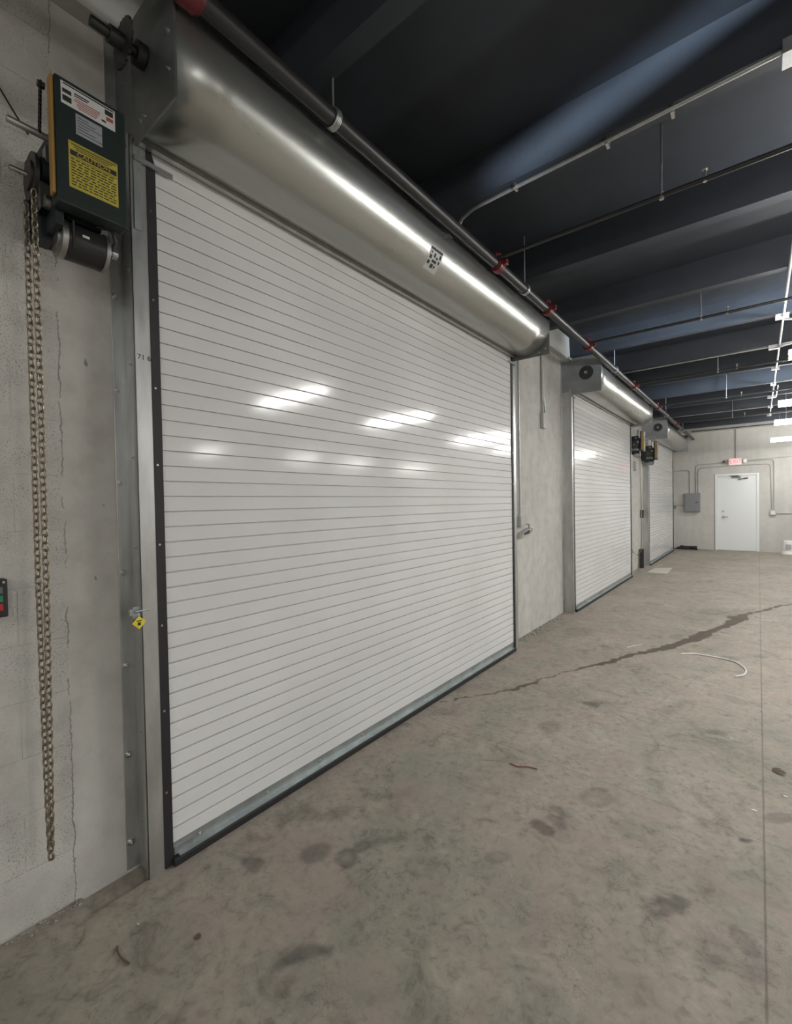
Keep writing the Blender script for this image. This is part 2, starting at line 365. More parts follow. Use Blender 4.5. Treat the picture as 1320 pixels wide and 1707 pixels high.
me = bpy.data.meshes.new('floor'); me.vertices.add(len(co)); me.vertices.foreach_set('co', co.astype(np.float32).ravel())
me.loops.add(q.size); me.loops.foreach_set('vertex_index', q.astype(np.int32).ravel())
me.polygons.add(len(q)); me.polygons.foreach_set('loop_start', np.arange(0, q.size, 4, dtype=np.int32)); me.update(calc_edges=True); me.validate()
for nm, arr in (('stain', stain), ('crack', crack)):
    a_ = me.attributes.new(nm, 'FLOAT', 'POINT'); v_ = np.zeros(len(co), np.float32); v_[:eb] = arr.ravel(); a_.data.foreach_set('value', v_)
me.materials.append(M['floor'])
fl = bpy.data.objects.new('floor', me); COL.objects.link(fl); tag(fl, kind='structure')

# ------------------------------------------------------------------ walls and ceiling
DOORS = [(.868, 4.272, 3.145, 2.99), (6.234, 9.66, 3.135, 2.98), (11.573, 15.195, 3.07, 2.91)]
b = MB(); ys = [YN]
for y0, y1, _, _ in DOORS: ys += [y0-.02, y1+.02]
ys.append(YF+.2)
for i in range(0, len(ys), 2): b.box(-.25, 0, ys[i], ys[i+1], -.05, DECK)
for y0, y1, _, zt in DOORS: b.box(-.25, 0, y0-.02, y1+.02, zt, DECK)
tag(b.build('wall_left', 'wall_y'), kind='structure')
tag(MB().box(-.3, -.26, YN, 16.2, 0, DECK).build('wall_outer', 'darkplastic'), kind='structure')
DX0, DX1, DZ = 1.065, 2.065, 2.18
b = MB().box(0, DX0, YF, YF+.2, -.05, DECK).box(DX1, XR, YF, YF+.2, -.05, DECK).box(DX0, DX1, YF, YF+.2, DZ, DECK)
tag(b.build('wall_back', 'wall_x'), kind='structure')
tag(MB().box(-.25, XR+.2, YN-.2, YN, -.05, DECK).build('wall_front', 'wall_x'), kind='structure')
WY0, WY1, WZ0, WZ1 = 5.4, 6.3, 2.85, 3.4
b = MB().box(XR, XR+.2, YN, WY0, -.05, DECK).box(XR, XR+.2, WY1, YF+.2, -.05, DECK).box(XR, XR+.2, WY0, WY1, -.05, WZ0).box(XR, XR+.2, WY0, WY1, WZ1, DECK)
tag(b.build('wall_right', 'wall_y'), kind='structure')
w1 = tag(bpy.data.objects.new('window_1', None), kind='structure'); COL.objects.link(w1)
MB().box(XR+.04, XR+.1, WY0, WY0+.04, WZ0, WZ1).box(XR+.04, XR+.1, WY1-.04, WY1, WZ0, WZ1).box(XR+.04, XR+.1, WY0+.04, WY1-.04, WZ0, WZ0+.04).box(XR+.04, XR+.1, WY0+.04, WY1-.04, WZ1-.04, WZ1).build('window_frame', 'framepaint', w1)
MB().box(XR+.065, XR+.07, WY0+.04, WY1-.04, WZ0+.04, WZ1-.04).build('pane', 'glass', w1)
ce = tag(MB().box(-.25, XR+.2, YN-.2, YF+.2, DECK, DECK+.1).build('ceiling', 'ceil'), kind='structure')
y = 1.43-1.22*5; ribs = []
while y < 15.7: ribs.append(y); y += 1.22
for y in ribs:
    MB().prism([(y-.048, RIB), (y+.048, RIB), (y+.075, DECK+.001), (y-.075, DECK+.001)], 0, .02, XR).build('ceiling_rib', 'ceil', ce)
tag(MB().box(0, .075, YN, YF, 3.385, DECK).build('trim_1', 'soffitpaint'), kind='structure')
tag(MB().box(.075, XR, YF-.10, YF, 3.43, DECK).build('trim_2', 'soffitpaint'), kind='structure')

# ------------------------------------------------------------------ roll-up doors
def bolt_mb(p, ax, r=.009, h=.008):
    b = MB(); p = Vector(p); a = Vector(ax)
    b.cyl(p, p+a*.002, r*1.5, 12); b.cyl(p+a*.002, p+a*h, r, 6); b.cyl(p+a*h, p+a*(h+.006), r*.45, 8)
    return b
def make_door(k, y0, y1, zc, zt, label, bolts):
    D = thing('roll_up_door', label, 'roll-up door', (0, (y0+y1)/2, 0), 'white slatted roll-up doors along the block wall')
    # curtain: interlocking flat slats
    p = .0635; z = .082; prof = []
    while z < zt+.02:
        for dx, dz in ((-.008, 0), (-.008, .0044), (.0010, .0052), (.0016, .0060), (.0020, .0074), (.0020, .0633)):
            prof.append((.118+dx, z+dz))
        z += p
    ya, yb = y0-.02, y1+.02
    b = MB(); n = len(prof); vs = [(x, ya, z) for x, z in prof]+[(x, yb, z) for x, z in prof]
    b.add(vs, [(i, i+1, n+i+1, n+i) for i in range(n-1)], False)
    cu = b.build('slat_curtain', 'slat', D, recalc=False)
    me = cu.data; me.flip_normals(); me.materials.append(M['slat_edge'])
    for i, pg in enumerate(me.polygons): pg.material_index = 0 if i % 6 == 4 else 1
    # bottom bar
    bb = MB().box(.114, .120, y0, y1, .034, .088).box(.12, .145, y0+.02, y1-.02, .034, .038).build('bottom_bar', 'bar', D)
    for i in range(bolts):
        yy = y0+.12+(y1-y0-.24)*i/(bolts-1)
        bolt_mb((.1205, yy, .062), (1, 0, 0), .007, .006).build('bolt', 'bolt', bb)
    MB().box(.12, .128, y0+.005, y0+.085, .038, .068).build('end_clip', 'platelight', bb)
    MB().box(.104, .150, y0-.005, y1+.005, .0, .034).build('weather_strip', 'blackrub', D, bevel=.006)
    # guides: near (s=-1) and far (s=+1)
    for s, ye in ((-1, y0), (1, y1)):
        def Y(a): return ye+s*a
        g = MB()
        g.box(0, .006, Y(.083), Y(.133), .0, 3.40)              # flange on wall
        g.box(0, .105, Y(.078), Y(.084), .0, 3.40)              # leg standing off the wall
        ga = g.build('wall_angle', 'galv', D, bevel=.0015)
        for z in [.112, .48, .85, 1.235, 1.604, 1.982, 2.362, 2.74, 3.1]:
            bolt_mb((.006, Y(.116), z), (1, 0, 0), .010, .012).build('bolt', 'bolt', ga)
            if s < 0: bolt_mb((.062, Y(.084), z+.10), (0, s, 0), .005, .004).build('bolt', 'bolt', ga)
        ff = MB()
        ff.box(.122, .127, Y(.033), Y(.099), 0, zt-.02)         # broad face
        ff.box(.030, .122, Y(.066), Y(.071), 0, zt-.02)
        ff.box(.104, .127, Y(.0935), Y(.099), 0, zt-.02)
        gf = ff.build('guide_rail', 'galv', D, bevel=.0015)
        rb = MB().prism([(Y(.036), .005), (Y(.036), zt-.02), (Y(.026), zt-.02), (Y(.0), zt-.10), (Y(.0), .005)] , 0, .121, .129)
        ru = rb.build('rubber_seal', 'blackrub', D)
        for z in [.319, .66, 1.015, 1.348, 1.674, 1.986, 2.342, 2.70]:
            MB().cyl((.1285, Y(.022), z), (.1305, Y(.022), z), .0045, 10).build('screw', 'bolt', ru)
        MB().box(.132, .142, Y(.085), Y(-.065), 2.868, 2.886).box(.129, .133, Y(.085), Y(.055), 2.862, 2.892).build('stop_clip', 'platelight', gf)
        if s < 0 and k == 0:
            MB().box(.128, .132, Y(.085), Y(.060), 2.60, 2.93).build('splice_plate', 'bar', gf)
    # hood
    R = .222; cx = .278
    pf = arc(cx, zc, R, -128, 140, 44)
    lip = [(pf[0][0]-.02, pf[0][1]+.006), (pf[0][0]-.022, pf[0][1]-.012)]
    pf = lip+pf+[(.02, pf[-1][1]+.01)]
    ha, hb = y0-.085, y1+.045
    n = len(pf); segs = 14; b = MB(); vs = []
    for i in range(segs+1):
        yy = ha+(hb-ha)*i/segs; vs += [(x, yy, z) for x, z in pf]
    b.add(vs, [(i*n+j, i*n+j+1, (i+1)*n+j+1, (i+1)*n+j) for i in range(segs) for j in range(n-1)], True)
    ho = b.build('hood', 'hood', D, recalc=False); so = ho.modifiers.new('thick', 'SOLIDIFY'); so.thickness = .002; so.offset = 0
    zl = zc-R*math.sin(math.radians(52))
    MB().box(.130, .150, ha+.01, hb-.01, zl-.034, zl-.028).box(.150, .156, ha+.01, hb-.01, zl-.034, zl-.002).build('hood_flange', 'galv', ho)
    MB().box(.121, .129, ha+.10, hb-.05, zt-.045, zl-.014).build('header_baffle', 'platelight', D)
    for s, ye in ((-1, ha-.008), (1, hb)):
        q0 = .165 if (k == 0 and s < 0) else .13
        pl = MB().prism([(q0, zc-.245), (.498, zc-.245), (.498, zc+.225), (q0, zc+.225)], 1, ye, ye+.008)
        po = pl.build('end_bracket', 'plate' if k == 0 else 'platelight', D)
        if s < 0:
            if k:
                MB().cyl((.315, ye-.004, zc+.01), (.315, ye, zc+.01), .088, 32).build('bearing_cover', 'darksteel', po)
                MB().cyl((.315, ye-.03, zc+.01), (.315, ye-.004, zc+.01), .018, 14).build('shaft_end', 'galv', po)
            for bx, bz in ((.46, .15), (.46, .0), (.46, -.13), (.27, -.19), (.235, -.19)):
                bolt_mb((bx, ye, zc+bz), (0, -1, 0), .006, .006).build('bolt', 'bolt', po)
        else:
            for bx, bz in ((.46, -.19), (.40, -.215)):
                bolt_mb((bx, ye, zc+bz), (0, -1, 0), .006, .006).build('bolt', 'bolt', po)
        # strap from bracket to wall angle
        MB().box(.0, q0+.002, ye, ye+.008, zc-.20, zc+.2).build('mounting_strap', 'plate' if k == 0 else 'platelight', po)
    return D
LBL = ['white roll-up door nearest the camera, under the long shiny galvanised hood with a small printed sticker',
       'white roll-up door in the middle, its square hood bracket showing a round dark hole',
       'small distant white roll-up door beside the corner, before the wall with the exit sign']
DO = [make_door(k, *DOORS[k], LBL[k], 10) for k in range(3)]

# near door extras: drive shaft with sprocket, hood sticker, marker writing, slide bolt
D1 = DO[0]
sh = MB().cyl((.272, .600, 3.165), (.272, .775, 3.165), .017, 16).cyl((.272, .655, 3.165), (.272, .700, 3.165), .028, 16).cyl((.272, .742, 3.165), (.272, .772, 3.165), .040, 20).build('drive_shaft', 'darksteel', D1)
tp = []
for i in range(48):
    a = 2*math.pi*i/48; r = .083 if i % 2 else .076; tp.append((.272+r*math.cos(a), 3.165+r*math.sin(a)))
MB().prism(tp, 1, .700, .707).build('sprocket', 'darksteel', sh)
# sticker, wrapped on the hood
def hood_patch(a0, a1, y0, y1, off, n=6):
    R = .222+off; vs = []; cx, zc = .278, 3.145
    for i in range(n+1):
        a = math.radians(a0+(a1-a0)*i/n); vs += [(cx+R*math.cos(a), y0, zc+R*math.sin(a)), (cx+R*math.cos(a), y1, zc+R*math.sin(a))]
    return vs, [(2*i, 2*i+1, 2*i+3, 2*i+2) for i in range(n)]
A0, A1, SY0, SY1 = -52, -18, 2.345, 2.475
b = MB(); b.add(*hood_patch(A0, A1, SY0, SY1, .0022)); st_ = b.build('sticker', 'label', D1, recalc=False)
b = MB()
def blk(u0, u1, v0, v1): b.add(*hood_patch(A0+(A1-A0)*v0, A0+(A1-A0)*v1, SY0+(SY1-SY0)*u0, SY0+(SY1-SY0)*u1, .0030, 2))
blk(.02, .98, .88, .99)
for u0, u1, v0, v1 in ((.06, .24, .50, .66), (.06, .24, .26, .42), (.78, .95, .66, .84), (.80, .93, .44, .58), (.36, .50, .62, .80), (.56, .70, .58, .68), (.34, .70, .40, .52), (.36, .58, .16, .34), (.64, .74, .20, .32), (.10, .2, .74, .82)): blk(u0, u1, v0, v1)
b.build('printed_boxes', 'ink', st_, recalc=False)
mk = text_mesh('71 6', .030, (.1275, .806, 2.10), FACE_X, 'ink', D1, 'marker_writing', .0002)
sb = MB().box(.108, .116, .742, .782, 1.062, 1.108).box(.10, .118, .730, .752, 1.075, 1.10).cyl((.122, .745, 1.09), (.122, .80, 1.09), .006, 10).build('slide_bolt', 'bar', D1)
tg = thing('warning_tag', 'small yellow diamond tag hanging from the slide bolt beside the nearest door', 'tag', (.134, .757, 1.0))
sq = .026
MB().prism([(.757-sq, 1.047), (.757, 1.047+sq), (.757+sq, 1.047), (.757, 1.047-sq)], 0, .133, .1345).build('tag_plate', 'yellowtag', tg)
MB().box(.1345, .1348, .748, .766, 1.052, 1.056).box(.1345, .1348, .751, .763, 1.036, 1.048).build('print', 'ink', tg)
MB().tube([(.125, .757, 1.09), (.133, .757, 1.083), (.134, .757, 1.07)], .0015, 6).build('wire_loop', 'bolt', tg)

# ------------------------------------------------------------------ door operators
def make_operator(label):
    O = thing('door_operator', label, 'chain hoist', (0, .56, 2.40), 'green motor operators mounted beside the roll-up doors')
    MB().box(0, .02, .47, .69, 2.46, 2.74).box(.02, .20, .62, .63, 2.50, 2.70).build('wall_bracket', 'greendk', O)
    fr = MB().box(.09, .285, .50, .60, 2.47, 2.72).box(.06, .27, .492, .50, 2.44, 2.76).cyl((.24, .455, 2.60), (.24, .492, 2.60), .035, 20).box(.12, .2, .46, .50, 2.40, 2.50)
    fr.box(.20, .30, .475, .50, 2.415, 2.47).cyl((.13, .46, 2.66), (.13, .50, 2.66), .03, 18).build('gear_frame', 'greendk', O, bevel=.003)
    h = MB().box(.300, .358, .468, .668, 2.458, 2.845).build('cover', 'green', O, bevel=.004)
    MB().box(.322, .352, .458, .467, 2.48, 2.84).build('side_panel', 'orange', O, bevel=.002)
    # stickers on the cover face
    FXX = .3582
    def face(y0, y1, z0, z1, d=0): return (FXX+d, FXX+d+.0006, y0, y1, z0, z1)
    w = MB().box(*face(.484, .636, 2.765, 2.833)).build('warning_sticker', 'label', h)
    w2 = MB()
    for y0, y1, z0, z1 in ((.488, .512, 2.800, 2.812), (.488, .512, 2.775, 2.792), (.520, .560, 2.812, 2.816), (.520, .556, 2.806, 2.809), (.606, .630, 2.806, 2.822), (.490, .632, 2.826, 2.830), (.596, .608, 2.777, 2.783)):
        w2.box(*face(y0, y1, z0, z1, .0006))
    w2.build('black_print', 'ink', w)
    w3 = MB()
    for i, (y0, y1) in enumerate(((.522, .592), (.518, .590), (.526, .586), (.526, .584), (.530, .580))): w3.box(*face(y0, y1, 2.797-i*.006, 2.7995-i*.006, .0006))
    w3.box(*face(.610, .630, 2.788, 2.800, .0006)); w3.build('red_print', 'redink', w)
    gp = MB().box(*face(.522, .596, 2.690, 2.755)).build('rating_plate', 'labelgrey', h)
    g2 = MB()
    for i in range(6): g2.box(*face(.527, .527+.03+.02*((i*7) % 3), 2.744-i*.009, 2.7455-i*.009, .0006))
    g2.build('black_print', 'ink', gp)
    ys_ = MB().box(*face(.500, .640, 2.515, 2.660)).build('caution_sticker', 'yellow', h)
    yk = MB()
    yk.box(*face(.504, .636, 2.617, 2.633, .0006))
    for z0 in (2.655, 2.612): yk.box(*face(.502, .638, z0-.0012, z0, .0006))
    rr = random.Random(3)
    for i in range(10):
        z0 = 2.607-i*.0088; a = .506
        while a < .63:
            L = rr.uniform(.006, .018); yk.box(*face(a, min(a+L, .634), z0-.0032, z0, .0006)); a += L+rr.uniform(.002, .006)
    for i in range(3):
        z0 = 2.652-i*.006; yk.box(*face(.508+.006*i, .632-.01*i, z0-.0022, z0, .0006))
    yk.build('black_print', 'ink', ys_)
    text_mesh('CAUTION', .0185, (FXX+.0014, .570, 2.625), FACE_X, 'yellow', ys_, 'caution_word', .0003, wscale=1.15)
    # motor
    mo = MB().cyl((.225, .515, 2.405), (.225, .63, 2.405), .060, 36).build('motor', 'motor', O)
    MB().cyl((.225, .500, 2.405), (.225, .516, 2.405), .064, 36).cyl((.225, .494, 2.405), (.225, .5, 2.405), .03, 20).build('end_bell', 'alu', mo)
    MB().cyl((.225, .628, 2.405), (.225, .640, 2.405), .063, 36).build('end_bell', 'alu', mo)
    MB().box(.284, .2855, .555, .575, 2.408, 2.416).build('motor_label', 'label', mo)
    MB().box(.284, .288, .527, .532, 2.36, 2.45).build('vent_slot', 'ink', mo)
    MB().cyl((.245, .655, 2.41), (.245, .672, 2.41), .018, 16).cyl((.245, .64, 2.41), (.245, .655, 2.41), .012, 12).build('shaft_stub', 'bolt', mo)
    MB().tube([(.27, .60, 2.47), (.285, .645, 2.47), (.27, .66, 2.44), (.25, .655, 2.42)], .007, 8).build('motor_cable', 'darkplastic', mo)
    MB().box(.19, .26, .52, .62, 2.462, 2.475).build('motor_mount', 'greendk', mo)
    # hand chain wheel, shafts, drive strap
    hw = MB().cyl((.20, .437, 2.585), (.20, .447, 2.585), .072, 32).cyl((.20, .43, 2.585), (.20, .454, 2.585), .045, 24).build('chain_wheel', 'darksteel', O)
    MB().cyl((.20, .385, 2.585), (.20, .43, 2.585), .008, 12).build('axle', 'alu', hw)
    MB().box(.155, .245, .448, .453, 2.47, 2.56).build('chain_guard', 'plate', O)
    MB().cyl((.235, .375, 2.712), (.235, .50, 2.712), .0105, 14).build('output_shaft', 'galv', O)
    st = MB(); 
    for i in range(12):
        z0 = 2.71+i*.0125; x0 = .235+i*.002
        st.box(x0, x0+.004, .453, .458, z0, z0+.0125).box(x0+.016, x0+.020, .453, .458, z0, z0+.0125).box(x0, x0+.02, .453, .458, z0, z0+.004)
    st.build('roller_chain', 'darksteel', O)
    MB().cyl((.262, .449, 2.855), (.262, .468, 2.855), .010, 12).build('chain_pin', 'darksteel', O)
    MB().box(.245, .275, .462, .485, 2.61, 2.66).build('limit_switch', 'alu', O)
    MB().cyl((.262, .458, 2.49), (.262, .474, 2.49), .018, 14).build('limit_knob', 'alu', O)
    return O
OP = make_operator('green motor operator with yellow caution sticker, beside the nearest door above the long chain')
o2 = copy_tree(OP, None, (-.05, 9.42, -.02)); o2['label'] = 'small distant motor operator with orange side at the far edge of the middle door'
o3 = copy_tree(OP, None, (-.02, 10.71, -.10)); o3['label'] = 'small distant motor operator with orange side overlapping the last door by the corner'

# hand chain
def chain(xa, xb, y, ztop, zbot, pitch, wr, hw, n1=12, n2=6):
    b = MB(); path = []; z = ztop
    rr = (xb-xa)/2
    L = ztop-zbot
    pts = []
    N = int(L/pitch)
    def xoff(z, s):
        t_ = min(1, max(0, (z-zbot)/.9)); return (xa+xb)/2+s*rr*(t_**.6)
    for i in range(N+1): zz = ztop-i*pitch; pts.append((xoff(zz, -1), zz))
    up = [(xoff(ztop-i*pitch, 1), ztop-i*pitch) for i in range(N+1)]
    pts = pts+[((xa+xb)/2, zbot-pitch*.6)]+up[::-1]
    for i in range(len(pts)-1):
        p = Vector((pts[i][0], y, pts[i][1])); q_ = Vector((pts[i+1][0], y, pts[i+1][1])); c = (p+q_)/2; t_ = (q_-p).normalized()
        side = Vector((.80, .60, 0)) if i % 2 else Vector((-.60, .80, 0)); side = (side-t_*side.dot(t_)).normalized()
        hl = pitch/2+wr*.9-.0; ring = []
        for k_ in range(n1):
            a = 2*math.pi*k_/n1; ca, sa = math.cos(a), math.sin(a)
            ring.append(c+side*hw*ca+t_*((hl-hw)*(1 if sa > 0 else -1)*(1 if abs(sa) > 1e-6 else 0)+hw*sa))
        b.tube(ring, wr, n2, closed=True)
    return b
tag(chain(.155, .245, .436, 2.52, .345, .0235, .0030, .0088).build('hand_chain', 'chain'), 'long brassy hand chain hanging in a loop down the wall from the nearest operator', 'chain')
tag(MB().tube([(.10, 9.87, 2.45), (.08, 9.87, 1.6), (.08, 9.87, .62), (.12, 9.87, .45), (.2, 9.87, .40), (.26, 9.87, .5), (.27, 9.87, 1.2), (.25, 9.87, 2.45)], .008, 6).build('hand_chain', 'chain'), 'thin distant hand chain loop hanging at the far edge of the middle door', 'chain')

# cable from operator to wall
tag(MB().tube([(.012, .34, 3.02), (.012, .40, 2.96), (.05, .44, 2.86), (.12, .455, 2.77)], .003, 6).build('cable', 'darkplastic'), 'thin dark cable curving down the wall to the nearest motor operator', 'cable')

# push button station
pb = thing('push_button_station', 'black push-button box with grey, green and red buttons on the rough wall', 'control box', (0, .33, 1.137))
MB().box(0, .045, .290, .377, 1.137, 1.266).build('enclosure', 'darkplastic', pb, bevel=.004)
for nm, z, y0 in (('btn_grey', 1.229, .345), ('btn_green', 1.201, .345), ('btn_red', 1.172, .345)):
    MB().cyl((.045, y0, z), (.052, y0, z), .0125, 20).box(.045, .049, y0-.02, y0+.018, z-.011, z+.011).build('push_button', nm, pb)
MB().cyl((.045, .366, 1.256), (.048, .366, 1.256), .004, 10).build('screw', 'bolt', pb)

# ------------------------------------------------------------------ fire sprinkler pipes
def wob(p, r): return p
mp = thing('sprinkler_main', 'long black fire sprinkler main pipe running above the door hoods', 'pipe', (.55, 5, 3.24))
MB().cyl((.55, -5.5, 3.24), (.55, 15.9, 3.24), .036, 24).build('pipe', 'blackpipe', mp)
for y in (.80, 3.12, 4.13, 5.40, 7.76, 9.85, 12.3):
    b = MB().cyl((.55, y-.03, 3.24), (.55, y+.03, 3.24), .052, 20).cyl((.55, y-.045, 3.24), (.55, y+.045, 3.24), .044, 20)
    b.cyl((.55, y, 3.24), (.55, y, 3.315), .03, 14).box(.535, .565, y-.045, y+.045, 3.285, 3.312).box(.595, .63, y-.02, y+.02, 3.22, 3.26)
    b.build('coupling', 'red', mp, bevel=.003)
for y in (1.47, 3.62, 6.6, 10.9, 13.6):
    h = MB(); ring = [(.55+.040*math.cos(a*math.pi/12), y, 3.24+.040*math.sin(a*math.pi/12)) for a in range(24)]
    for dy in (-.012, -.004, .004, .012): h.tube([(x, yy+dy, z) for x, yy, z in ring], .005, 6, closed=True)
    h.cyl((.55, y, 3.28), (.55, y, DECK), .0055, 8); h.build('pipe_hanger', 'conduit', mp)
BR = [(3.07, 'black sprinkler branch pipe over the nearest door, first of the row'), (5.38, 'dark sprinkler branch pipe between the nearest and middle doors'), (7.76, 'dark sprinkler branch pipe above the middle door'),
      (9.85, 'dark sprinkler branch pipe just past the middle door'), (12.3, 'dark distant sprinkler branch pipe over the last door'), (15.4, 'dark sprinkler branch pipe along the top of the wall with the exit sign')]
for y, lb in BR:
    r = thing('sprinkler_branch', lb, 'pipe', (.55, y, 3.26), 'sprinkler branch pipes crossing the ceiling')
    zb = 3.262 if y < 15 else 3.40
    MB().cyl((.56, y, zb), (XR-.1, y, zb), .0135, 10).build('pipe', 'blackpipe', r)
    for x in ([1.61, 4.7, 7.8, 10.5] if y < 15 else [1.55]):
        MB().cyl((x, y, zb), (x, y, DECK), .006, 8).cyl((x, y, zb-.022), (x, y, zb+.02), .013, 10).build('hanger_rod', 'conduit', r)
    for x in [1.82, 4.9, 8.0]:
        MB().cyl((x, y, zb), (x, y, zb+.05), .008, 8).cyl((x, y, zb+.05), (x, y, zb+.054), .014, 12).cyl((x, y, zb-.014), (x, y, zb+.018), .010, 10).build('sprinkler_head', 'bolt', r)

# ------------------------------------------------------------------ conduits under the ceiling
def bend(p, n=5, r=.08):
    out = [Vector(p[0])]
    for i in range(1, len(p)-1):
        a, c, d = Vector(p[i-1]), Vector(p[i]), Vector(p[i+1]); u = (a-c).normalized(); v = (d-c).normalized(); rr = min(r, (a-c).length*.45, (d-c).length*.45)
        for k in range(n+1):
            t_ = k/n; out.append(c+u*rr*(1-t_)**2+v*rr*t_**2)
    out.append(Vector(p[-1])); return out
def conduit(path, r, m, label, parts=None, cat='conduit', name='conduit', group=None):
    rt = thing(name, label, cat, tuple(path[0]), group)
    MB().tube(bend(path), r, 10).build('pipe', m, rt)
    return rt
c = conduit([(.47, 2.70, 3.335), (.50, 2.68, 3.38), (.6, 2.665, 3.405), (2.14, 2.60, 3.405)], .011, 'conduit', 'long grey conduit crossing the dark ceiling above the nearest door')
MB().box(2.13, 2.24, 2.55, 2.65, 3.36, 3.42).build('junction_box', 'conduit', c)
for x in (.9, 1.42, 1.72): MB().box(x-.007, x+.007, 2.625, 2.675, 3.39, 3.42).build('strap', 'bolt', c)
c = conduit([(.33, 7.56, 3.41), (2.2, 7.52, 3.405)], .010, 'conduit', 'thin conduit crossing the ceiling above the middle door')
MB().box(2.15, 2.26, 7.49, 7.55, 3.37, 3.42).build('junction_box', 'conduitwhite', c)
c = conduit([(.33, 12.44, 3.41), (2.2, 12.42, 3.405)], .010, 'conduit', 'thin conduit crossing the ceiling above the last door')
c = conduit([(2.255, 4.3, 3.395), (2.255, 13.7, 3.395)], .011, 'conduitwhite', 'long white conduit running under the ceiling ribs towards the exit door')
for y, w in ((6.31, .11), (8.75, .09), (9.97, .07), (11.19, .12), (12.41, .08), (13.63, .08)):
    MB().box(2.255-w/2-.01, 2.255+w/2-.01, y-.025, y+.025, 3.372, 3.42).build('strut_bracket', 'conduitwhite', c)
c2 = conduit([(2.31, 10.1, 3.39), (2.31, 11.2, 3.39)], .010, 'conduitwhite', 'short white conduit doubled beside the long conduit near the ceiling lights')
c3 = conduit([(2.22, 7.50, 3.38), (2.24, 7.3, 3.33), (2.9, 7.0, 3.36), (4.5, 6.9, 3.38)], .011, 'conduitwhite', 'white conduit bending right off the long conduit above the nearest visible lamp')
c4 = conduit([(2.26, 6.3, 3.36), (2.42, 6.2, 3.30), (2.6, 6.15, 3.38), (4.5, 6.1, 3.38)], .011, 'conduitwhite', 'white conduit curving away at the first bracket, at the picture edge')

# ------------------------------------------------------------------ linear lamps
def lamp(label, uplight=True):
    L = thing('linear_lamp', label, 'ceiling light', (2.88, 0, 2.87), 'linear fluorescent lamps hanging across the room')
    w_ = .026 if uplight else .075
    MB().prism([(-w_, 2.905), (w_, 2.905), (w_*.8, 2.945), (-w_*.8, 2.945)], 0, 2.28, 3.50).build('housing', 'white', L)
    MB().prism([(-.058, 2.900), (.058, 2.900), (.056, 2.868), (.028, 2.850), (-.028, 2.850), (-.056, 2.868)], 0, 2.285, 3.495).build('diffuser', 'tube', L)
    for x in (2.45, 3.33): MB().cyl((x, 0, 2.945), (x, 0, DECK), .003, 6).build('suspension_wire', 'bolt', L)
    return L
l0 = lamp('')
rows = [3.75, 5.95, 8.95, 11.15, 14.45]
txt = ['linear lamp hidden past the picture edge over the nearest door', 'lit linear lamp nearest the camera, highest of the visible lamps', 'second lit linear lamp below the highest one', 'third lit linear lamp, just above the lowest', 'lit linear lamp closest to the block wall with the exit sign, the lowest']
for i, y in enumerate(rows):
    o = l0 if i == 0 else copy_tree(l0)
    o.location = (2.88, y, 2.87); o['label'] = txt[i]
r0 = lamp('unseen lamp outside the picture, one of the second row and added near lamps', False)
spots = [(8.9, y) for y in rows]+[(8.9, 1.2), (5.3, .5), (5.4, -2.4), (8.9, -2.4), (2.6, -3.6)]  # second lamp row, then lamps added to brighten the near floor and wall
for i, (x, y) in enumerate(spots):
    o = r0 if i == 0 else copy_tree(r0)
    o.name = 'unseen_lamp'; o.location = (x, y, 2.87); o['group'] = 'reflector lamps outside the picture'
# lights added for the blue ceiling streaks; each throws a thin grazing sheet
def added_streak_light(S0, A, B, energy, spread, label):
    S0, A, B = Vector(S0), Vector(A), Vector(B); T0 = (A+B)/2
    sl = thing('added_streak_light', label, 'light', tuple(S0))
    aim = (T0-S0).normalized(); side_ = (B-A)-aim*(B-A).dot(aim); L = side_.length; side_.normalize(); n_ = side_.cross(-aim)
    MB().cyl(S0-aim*.10, S0-aim*.03, .05, 16).cyl(S0-aim*.06, Vector(((S0-aim*.06).x, (S0-aim*.06).y, DECK)), .006, 8).build('body', 'darkplastic', sl)  # stand-in lamp body for the added light
    la = bpy.data.lights.new('added_streak_beam', 'AREA'); la.shape = 'RECTANGLE'; la.size = L*1.05; la.size_y = .02; la.energy = energy; la.color = (.72, .85, 1.0); la.spread = math.radians(spread)
    lo = bpy.data.objects.new('added_streak_beam', la); COL.objects.link(lo)
    lo.matrix_world = Matrix(((side_.x, n_.x, -aim.x, S0.x), (side_.y, n_.y, -aim.y, S0.y), (side_.z, n_.z, -aim.z, S0.z), (0, 0, 0, 1)))
added_streak_light((3.2, 1.05, 2.98), (2.5, 2.33, 3.67), (.85, 2.6, 3.46), .85, 6.5, 'added streak light outside the picture grazing the ceiling over the nearest door')
added_streak_light((3.6, 5.45, 3.0), (2.7, 6.25, 3.56), (.6, 6.27, 3.40), 3.2, 20, 'added streak light outside the picture grazing the ceiling past the nearest door')
added_streak_light((3.6, 9.15, 3.0), (2.7, 9.91, 3.56), (.6, 9.93, 3.40), 3.0, 20, 'added streak light outside the picture grazing the ceiling past the middle door')

